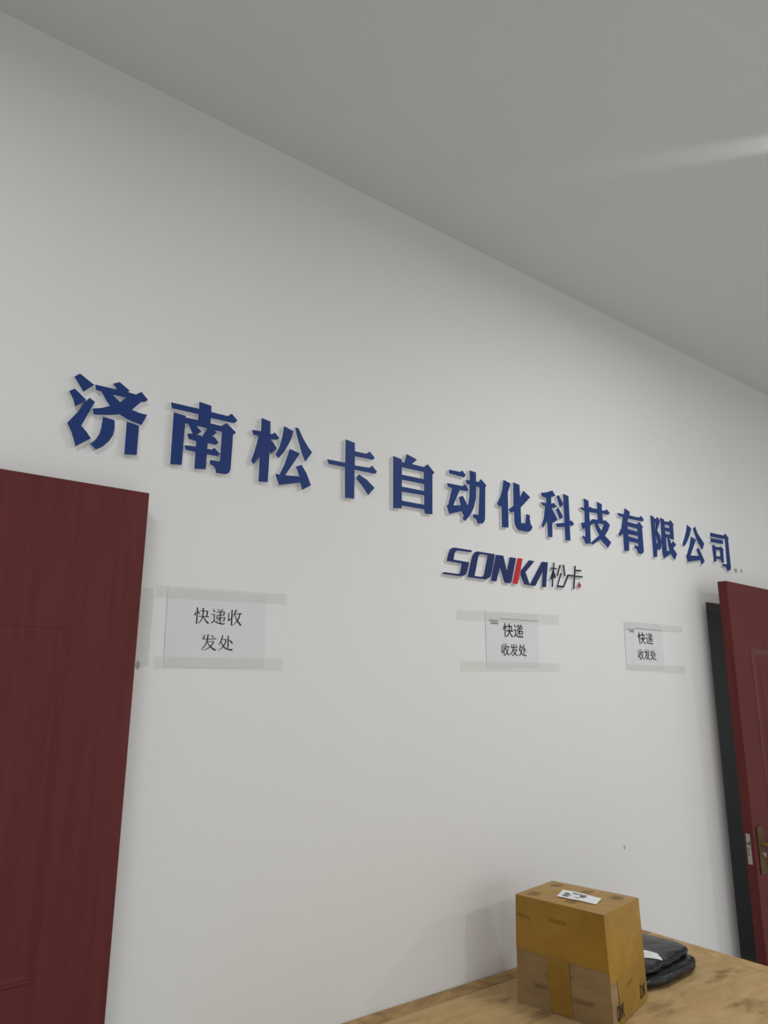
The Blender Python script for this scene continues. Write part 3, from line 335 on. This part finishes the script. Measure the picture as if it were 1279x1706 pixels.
def notice(quad, tapes, label):
    t = thing('paper_notice', ((quad[2][0]+quad[3][0])/2, 0, quad[3][1]), label, 'notice', 'taped paper notices')
    sheet('paper_sheet', quad, M['paper'], t, seed=quad[0][0])
    for q in tapes:
        sheet('tape_strip', q, M['tape'], t, thick=0.0001, off=0.0022, nx=10, nz=3, wav=0.0003, flat_edge=False, two=False)['label'] = 'clear yellowish tape'
    return t
GY = -0.0026
t = notice([(0.7378, 1.911), (1.0393, 1.915), (1.0436, 1.704), (0.7408, 1.6992)],
  [[(0.705, 1.918), (1.110, 1.926), (1.111, 1.894), (0.705, 1.884)], [(0.713, 1.727), (1.104, 1.732), (1.105, 1.697), (0.714, 1.696)]],
  'white paper notice beside the left red door, with two lines of large black writing')
for i0, i1 in ((0, 8), (8, 23), (23, 30), (30, 37), (37, 43)):
    bm = bmesh.new()
    for k, s in enumerate(STROKES[i0:i1]): prism(bm, s, GY-k*0.00001, GY+0.0004)
    from_bm('printed_character', bm, M['ink'], t)['label'] = 'black brush-style printed character'
t2 = notice([(1.9611, 1.9313), (2.2565, 1.9399), (2.2516, 1.7311), (1.9619, 1.7258)],
  [[(1.815, 1.926), (2.385, 1.944), (2.383, 1.902), (1.815, 1.889)], [(1.830, 1.747), (2.384, 1.750), (2.369, 1.715), (1.829, 1.709)]],
  'white paper notice below the small logo, with a thin header line')
t3 = notice([(2.8319, 1.9396), (3.1253, 1.9467), (3.1209, 1.7386), (2.8251, 1.7338)],
  [[(2.825, 1.945), (3.300, 1.948), (3.297, 1.918), (2.822, 1.907)], [(2.823, 1.757), (3.296, 1.759), (3.290, 1.722), (2.820, 1.731)]],
  'white paper notice nearest the right red door, with a thin header line')
for k, (body, bx) in enumerate(TXT):
    text_mesh('printed_character', body, bx, GY, M['ink'], t2 if k < 2 else t3, True)
for k, par in ((0, t2), (1, t3)):
    h = HD[2*k]
    text_mesh('printed_header', 'SONKA松卡', h, GY, M['ink'], par)
    bm = bmesh.new(); g = HD[2*k+1]; n = 5
    for i in range(n):
        x = g[0]+(g[1]-g[0])*(i+0.15)/n; wd = (g[1]-g[0])/n*0.5
        prism(bm, [[(x, g[2]), (x+wd, g[2]), (x+wd, g[3]), (x, g[3])]], GY, GY+0.0004)
    a, b = RULE[k]
    prism(bm, [[(a[0], a[2]+0.0006), (b[0], b[2]+0.0006), (b[0], b[2]-0.0006), (a[0], a[2]-0.0006)]], GY, GY+0.0004)
    from_bm('header_rule', bm, M['grey_ink'], par)['label'] = 'thin grey header line'
# a strip of old tape left on the wall beside the left door
ot = sheet('tape_remnant', [(0.655, 1.905), (0.70, 1.907), (0.70, 1.70), (0.655, 1.697)], M['tape_rest'], None, thick=0.0001, off=0.0004, nx=4, nz=8, wav=0.0004, flat_edge=False, two=False)
tag(ot, 'yellowish remnant of clear tape on the wall between left door and first notice', 'tape')

# ---------------------------------------------------------------- doors
def panelled_leaf(name, w_, h_, th, panels, mtx, label, molded):
    """leaf in local x (from latch edge), y (room face at 0, back at th), z; panels pressed in with a raised moulding"""
    t = bpy.data.objects.new(name, None); C.objects.link(t); t.matrix_world = mtx
    structure(t, label, 'door')
    bm = bmesh.new(); add_box(bm, (0, 0, 0.01), (w_, th, h_), 0.002)
    leaf = from_bm('door_leaf', bm, M['red_wood']); leaf.parent = t
    for (x0, z0, x1, z1) in panels:
        b = bmesh.new()
        dep = 0.006 if molded else 0.0016
        wd = 0.028 if molded else 0.02
        prof = [(0, 0), (0.22, -dep), (0.42, -dep*0.55), (0.62, -dep*0.9), (1.0, 0.0)]
        rings = []
        for u, d in prof:
            e = u*wd
            rings.append([b.verts.new((x, d-0.0001, z)) for x, z in ((x0+e, z0+e), (x1-e, z0+e), (x1-e, z1-e), (x0+e, z1-e))])
        for r1, r2 in zip(rings, rings[1:]):
            for k in range(4): b.faces.new((r1[k], r1[(k+1) % 4], r2[(k+1) % 4], r2[k]))
        o = from_bm('panel_moulding', b, M['red_gloss'] if molded else M['red_wood']); o.parent = t
        if molded:
            e = wd+0.05
            b = bmesh.new()
            r1 = [b.verts.new((x, -0.0002, z)) for x, z in ((x0+wd, z0+wd), (x1-wd, z0+wd), (x1-wd, z1-wd), (x0+wd, z1-wd))]
            r2 = [b.verts.new((x, -0.006, z)) for x, z in ((x0+e, z0+e), (x1-e, z0+e), (x1-e, z1-e), (x0+e, z1-e))]
            for k in range(4): b.faces.new((r1[k], r1[(k+1) % 4], r2[(k+1) % 4], r2[k]))
            b.faces.new(r2)
            o = from_bm('raised_panel', b, M['red_wood']); o.parent = t
    return t
# left door: leaf folded back nearly flat against the wall, its free edge at x = 0.639
d1 = panelled_leaf('door_1', 0.92, 2.150, 0.045, [(0.17, 1.02, 0.76, 1.80), (0.17, 0.16, 0.76, 0.86)],
    Matrix.Translation((0.6392-0.92, -0.075, 0)),
    'plain dark red door leaf at the left edge, folded back against the wall', False)
b = bmesh.new()
for z in (0.25, 1.08, 1.90): tube(b, [(-0.006, 0.048, z-0.05), (-0.006, 0.048, z+0.05)], 0.008)
o = from_bm('hinge', b, M['steel']); o.parent = d1
# right door: panelled leaf ajar in front of the doorway
AL = math.radians(3.0)
mt = Matrix.Translation((3.4465, -0.167, 0)) @ Matrix.Rotation(AL, 4, 'Z')
d2 = panelled_leaf('door_2', 0.95, 2.165, 0.044, [(0.19, 1.10, 0.76, 1.85), (0.19, 0.22, 0.76, 0.92)], mt,
    'dark red panelled door standing ajar at the right edge, with brass lever handle', True)
def dpart(name, m, build, label=None):
    b = bmesh.new(); build(b); o = from_bm(name, b, m); o.parent = d2
    if label: o['label'] = label
    return o
plate = dpart('lock_plate', M['steel'], lambda b: add_box(b, (-0.0022, 0.0155, 0.893), (0.001, 0.0345, 1.021), 0.001), 'pale steel lock faceplate')
def slots(b):
    add_box(b, (-0.0030, 0.019, 0.977), (-0.002, 0.033, 0.982)); add_box(b, (-0.0030, 0.0175, 0.972), (-0.002, 0.0205, 0.992))
    add_box(b, (-0.0030, 0.020, 0.959), (-0.002, 0.029, 0.962)); add_box(b, (-0.0030, 0.0265, 0.932), (-0.002, 0.029, 0.957))
    add_box(b, (-0.0030, 0.020, 0.931), (-0.002, 0.0285, 0.933))
o = dpart('lock_slot', M['slot'], slots, 'dark latch slots'); 
o = dpart('handle_plate', M['bronze'], lambda b: add_box(b, (0.030, -0.008, 0.85), (0.085, 0.0, 1.05), 0.004), 'dark bronze handle plate')
def lever(b):
    tube(b, [(0.058, -0.006, 0.975), (0.058, -0.05, 0.975)], 0.010)
    tube(b, [(0.052, -0.05, 0.976), (0.075, -0.054, 0.975), (0.12, -0.054, 0.972), (0.17, -0.052, 0.968)], [0.010, 0.0125, 0.012, 0.010])
dpart('door_handle', M['brass'], lever, 'brass lever handle')
def cyl(b): tube(b, [(0.060, -0.006, 0.932), (0.060, -0.018, 0.932)], 0.009, 14)
dpart('lock_cylinder', M['steel'], cyl, 'bright lock cylinder')
def hng(b):
    for z in (0.25, 1.08, 1.90): tube(b, [(0.955, 0.046, z-0.05), (0.955, 0.046, z+0.05)], 0.008)
dpart('hinge', M['steel'], hng)

# ---------------------------------------------------------------- table
TX0, TX1, TY0, TZ = 0.85, 2.770, -1.0, 0.7203
tb = thing('work_table', ((TX0+TX1)/2, TY0/2, 0), 'stained tan plywood table against the white wall, carrying the taped box', 'table')
BW, GAP = 0.062, 0.0025
box('table_top', (TX0+BW+GAP, TY0+BW+GAP, TZ-0.03), (TX1-BW-GAP, -0.004-BW-GAP, TZ), M['table_wood'], tb, 0.001)
box('edge_band', (TX0, -0.004-BW, TZ-0.03), (TX1, -0.004, TZ), M['table_edge'], tb, 0.001)
box('edge_band', (TX1-BW, TY0+BW+GAP, TZ-0.03), (TX1, -0.004-BW-GAP, TZ), M['light_band'], tb, 0.001)
box('edge_band', (TX0, TY0+BW+GAP, TZ-0.03), (TX0+BW, -0.004-BW-GAP, TZ), M['table_edge'], tb, 0.001)
box('edge_band', (TX0, TY0, TZ-0.03), (TX1, TY0+BW, TZ), M['table_edge'], tb, 0.001)
box('under_board', (TX0+0.005, TY0+0.005, TZ-0.045), (TX1-0.005, -0.009, TZ-0.031), M['table_edge'], tb)
for x in (TX0+0.06, TX1-0.06):
    for y in (TY0+0.06, -0.07):
        box('leg', (x-0.025, y-0.025, 0), (x+0.025, y+0.025, TZ-0.045), M['metal_leg'], tb, 0.003)

# ---------------------------------------------------------------- the taped box
H = 0.30
Z0, Z1 = TZ+0.0006, TZ+H
CB = [Vector((1.8522, -0.2016, Z0)), Vector((1.9104, -0.508, Z0)), Vector((2.1919, -0.4267, Z0)), Vector((2.134, -0.12, Z0))]
CT = [Vector((1.8543, -0.2076, Z1)), Vector((1.8927, -0.5071, Z1)), Vector((2.1277, -0.4619, Z1)), Vector((2.0756, -0.169, Z1))]
CEN = sum(CB+CT, Vector())/8
def lerp(a, b, t): return a*(1-t)+b*t
# faces: 0 left-front (BL-BF), 1 right (BF-BR), 2 back right, 3 back left, 4 top, 5 bottom
def face_pt(f, u, v, off=0.0):
    """u along the face, v from bottom to top"""
    if f < 4:
        a, b = f, (f+1) % 4
        p = lerp(lerp(CB[a], CB[b], u), lerp(CT[a], CT[b], u), v)
        n = (CB[b]-CB[a]).cross(Vector((0, 0, 1))).normalized()
    else:
        Q = CT if f == 4 else CB
        p = lerp(lerp(Q[0], Q[1], u), lerp(Q[3], Q[2], u), v)
        n = Vector((0, 0, 1 if f == 4 else -1))
    bul = 16*u*(1-u)*v*(1-v)
    amt = {0: 0.007, 1: 0.006, 2: 0.005, 3: 0.005, 4: 0.003, 5: 0.0}[f]
    edge = min(1, 12*min(u, 1-u, v, 1-v))
    wob = 0.0022*noise.noise(p*22)*edge
    q = p + n*(bul*amt + wob)
    return q + (q-CEN).normalized()*off*1.7
def patch(bm, f, u0, u1, v0, v1, off=0.0, n=14, wave=0.0):
    g = []
    for i in range(n+1):
        row = []
        for j in range(n+1):
            u = u0+(u1-u0)*i/n; v = v0+(v1-v0)*j/n
            if wave and j in (0, n): v += wave*noise.noise(Vector((u*9, v*5, f)))
            row.append(bm.verts.new(face_pt(f, u, min(1, max(0, v)), off)))
        g.append(row)
    for i in range(n):
        for j in range(n): bm.faces.new((g[i][j], g[i+1][j], g[i+1][j+1], g[i][j+1]))
cb = thing('cardboard_box', (2.02, -0.31, TZ), 'carton wrapped in yellow packing tape, standing on the table before the black parcel', 'box')
bm = bmesh.new()
for f in range(6): patch(bm, f, 0, 1, 0, 1, 0.0, 16)
bmesh.ops.remove_doubles(bm, verts=bm.verts[:], dist=0.0008)
from_bm('carton', bm, M['card'], cb, smooth=False)
def tape(name, spec, m, off, label=None):
    b = bmesh.new()
    for (f, u0, u1, v0, v1) in spec: patch(b, f, u0, u1, v0, v1, off)
    bmesh.ops.remove_doubles(b, verts=b.verts[:], dist=0.0015)
    o = from_bm(name, b, m, cb)
    if label: o['label'] = label
    return o
# wide yellow wrapping over the top and the upper sides
tape('tape_wrap', [(4, 0, 1, 0, 1), (0, 0, 1, 0.50, 1), (1, 0, 1, 0.40, 1), (2, 0, 1, 0.5, 1), (3, 0, 1, 0.5, 1)], M['yellow_tape'], 0.0010, 'shiny yellow packing tape')
tape('tape_strip', [(0, 0.37, 0.60, 0.02, 0.53)], M['tape_over'], 0.0014, 'vertical yellow tape strip')
tape('tape_strip', [(1, 0.16, 0.985, 0.015, 0.43)], M['tape_over'], 0.0013, 'yellow tape on the lower right side')
def stuck(name, f, quad, m, off, label=None, th=0.0):
    b = bmesh.new()
    n = 6; g = []
    for i in range(n+1):
        row = []
        for j in range(n+1):
            s, t_ = i/n, j/n
            q = [Vector(p) for p in quad]
            uv = lerp(lerp(q[0], q[1], s), lerp(q[3], q[2], s), t_)
            row.append(b.verts.new(face_pt(f, uv.x, uv.y, off)))
        g.append(row)
    for i in range(n):
        for j in range(n): b.faces.new((g[i][j], g[i+1][j], g[i+1][j+1], g[i][j+1]))
    o = from_bm(name, b, m, cb)
    if label: o['label'] = label
    return o
def uv_top(x, y):
    """(u, v) on the box top for a point"""
    best = None
    for i in range(61):
        for j in range(61):
            p = face_pt(4, i/60, j/60); d = (p.x-x)**2+(p.y-y)**2
            if best is None or d < best[0]: best = (d, i/60, j/60)
    return best[1:]
LQ = [uv_top(*q) for q in ((1.9243, -0.314), (1.9962, -0.2773), (2.0184, -0.4055), (1.9544, -0.4326))]
stuck('shipping_label', 4, LQ, M['label'], 0.0024, 'white shipping label')
def lq(s, t_):
    q = [Vector(p) for p in LQ]; return lerp(lerp(q[0], q[1], s), lerp(q[3], q[2], s), t_)
bm = bmesh.new()
for (s0, s1, t0, t1) in ((0.72, 0.82, 0.30, 0.66), (0.30, 0.40, 0.10, 0.26), (0.48, 0.56, 0.12, 0.30), (0.62, 0.70, 0.12, 0.24), (0.46, 0.58, 0.52, 0.64), (0.18, 0.24, 0.12, 0.28), (0.28, 0.33, 0.42, 0.56), (0.62, 0.66, 0.50, 0.66)):
    pts = [lq(s0, t0), lq(s1, t0), lq(s1, t1), lq(s0, t1)]
    bm.faces.new([bm.verts.new(face_pt(4, p.x, p.y, 0.0029)) for p in pts])
from_bm('label_print', bm, M['grey_ink'], cb)['label'] = 'small grey print on the label'
# darker squares where the cardboard shows through the tape on the top
for x, y in ((1.9041, -0.2441), (2.0353, -0.2202), (2.0423, -0.3343), (2.0667, -0.4302), (1.9266, -0.3676)):
    u, v = uv_top(x, y)
    u0, u1, v0, v1 = max(.02, u-.06), min(.97, u+.06), max(.02, v-.09), min(.97, v+.09)
    stuck('bare_patch', 4, [(u0, v0), (u1, v0), (u1, v1), (u0, v1)], M['gap_brown'], 0.0017)
# faded brown print on the two visible sides
for f, u, v, du, dv, sl in ((0, 0.02, 0.80, 0.16, 0.030, -0.01), (0, 0.40, 0.82, 0.20, 0.035, 0.0), (0, 0.20, 0.20, 0.16, 0.035, 0.0), (0, 0.62, 0.17, 0.20, 0.045, 0.0), (0, 0.33, 0.32, 0.05, 0.03, 0.0), (0, 0.60, 0.36, 0.05, 0.035, 0.0), (1, 0.36, 0.30, 0.16, 0.03, 0.02), (1, 0.72, 0.20, 0.18, 0.03, 0.03)):
    stuck('faded_print', f, [(u, v), (u+du, v+sl), (u+du, v+dv+sl), (u, v+dv)], M['faded_print'], 0.0019)
# DK stencils near the lower corners of the right side
def dk(f, u0, v0, su, sv):
    b = bmesh.new()
    def poly(pts): b.faces.new([b.verts.new(face_pt(f, u0+x*su, v0+y*sv, 0.0021)) for x, y in pts])
    poly([(0, 0), (0.10, 0), (0.10, 1), (0, 1)]); poly([(0.10, 0.86), (0.28, 0.84), (0.30, 1), (0.10, 1)]); poly([(0.10, 0), (0.30, 0), (0.28, 0.16), (0.10, 0.14)])
    poly([(0.28, 0.16), (0.30, 0), (0.44, 0.18), (0.44, 0.82), (0.30, 1), (0.28, 0.84), (0.34, 0.74), (0.34, 0.26)])
    poly([(0.56, 0), (0.67, 0), (0.67, 1), (0.56, 1)]); poly([(0.67, 0.42), (0.88, 1), (1.0, 1), (0.74, 0.40)]); poly([(0.70, 0.62), (0.90, 0), (1.02, 0), (0.78, 0.66)])
    from_bm('stencil_print', b, M['box_ink'], cb)['label'] = 'black DK stencil'
dk(1, 0.10, 0.075, 0.17, 0.125)
dk(1, 0.755, 0.075, 0.17, 0.125)

# ---------------------------------------------------------------- black parcel
def pillow(cx, cy, z0, hx, hy, hz, rot, ex, seed, fold=0.006, nu=110, nv=44):
    bm = bmesh.new(); rows = []
    ca, sa = math.cos(rot), math.sin(rot)
    sg = lambda c, e: math.copysign(abs(c)**e, c)
    for j in range(nv+1):
        ph = -math.pi/2+math.pi*j/nv
        row = []
        for i in range(nu):
            th = 2*math.pi*i/nu
            x = hx*sg(math.cos(th), ex)*sg(math.cos(ph), 0.55); y = hy*sg(math.sin(th), ex)*sg(math.cos(ph), 0.55); z = hz*sg(math.sin(ph), 0.8)
            q = Vector((x*14, y*14, z*20+seed))
            d = fold*(noise.noise(q)+0.8*noise.noise(q*2.3)-0.7*abs(noise.noise(q*4.1))+0.35*abs(noise.noise(q*9.0)))
            r = Vector((x, y, z)); L = r.length or 1
            r = r*(1+d/L)
            zz = z0+hz+r.z
            if zz < z0+0.0008: zz = z0+0.0008
            row.append(bm.verts.new((cx+ca*r.x-sa*r.y, cy+sa*r.x+ca*r.y, zz)))
        rows.append(row)
    for j in range(nv):
        for i in range(nu):
            try: bm.faces.new((rows[j][i], rows[j][(i+1) % nu], rows[j+1][(i+1) % nu], rows[j+1][i]))
            except ValueError: pass
    bmesh.ops.remove_doubles(bm, verts=bm.verts[:], dist=0.0004)
    return bm
pb = thing('black_parcel', (2.38, -0.29, TZ), 'crumpled black plastic mailing bag lying on the table behind the taped box', 'parcel')
from_bm('bag_body', pillow(2.385, -0.288, TZ+0.0005, 0.190, 0.130, 0.023, 0.05, 0.60, 3.0), M['black_bag'], pb, smooth=True)
flap_bm = pillow(2.382, -0.262, TZ+0.033, 0.195, 0.128, 0.018, 0.10, 0.60, 9.0, 0.007)
from mathutils.bvhtree import BVHTree
bvh = BVHTree.FromBMesh(flap_bm)
from_bm('bag_flap', flap_bm, M['black_bag'], pb, smooth=True)
# white shipping label stuck on the bag, following its creases
lb = bmesh.new(); LN = 12; LL = [Vector(q) for q in ((2.36, -0.275), (2.384, -0.345), (2.352, -0.383), (2.290, -0.322))]; g = []
for i in range(LN+1):
    row = []
    for j in range(LN+1):
        q = lerp(lerp(LL[0], LL[1], i/LN), lerp(LL[3], LL[2], i/LN), j/LN)
        h = bvh.ray_cast(Vector((q.x, q.y, 1.5)), Vector((0, 0, -1)))
        row.append(lb.verts.new((q.x, q.y, (h[0].z if h[0] else TZ+0.06)+0.0015)))
    g.append(row)
for i in range(LN):
    for j in range(LN): lb.faces.new((g[i][j], g[i+1][j], g[i+1][j+1], g[i][j+1]))
from_bm('address_label', lb, M['label'], pb)['label'] = 'white address label'
# torn scrap of film standing up at the rear edge
sb = bmesh.new(); prev = None
for k in range(7):
    t_ = k/6; a_ = Vector((2.455+0.028*t_, -0.185-0.03*t_+0.006*math.sin(7*t_), TZ+0.060)); b_ = a_+Vector((0.004, 0.006*math.cos(5*t_), 0.016*math.sin(math.pi*min(1, 0.15+t_))))
    cur = (sb.verts.new(a_), sb.verts.new(b_))
    if prev: sb.faces.new((prev[0], cur[0], cur[1], prev[1]))
    prev = cur
from_bm('torn_film', sb, M['black_bag'], pb, smooth=True)
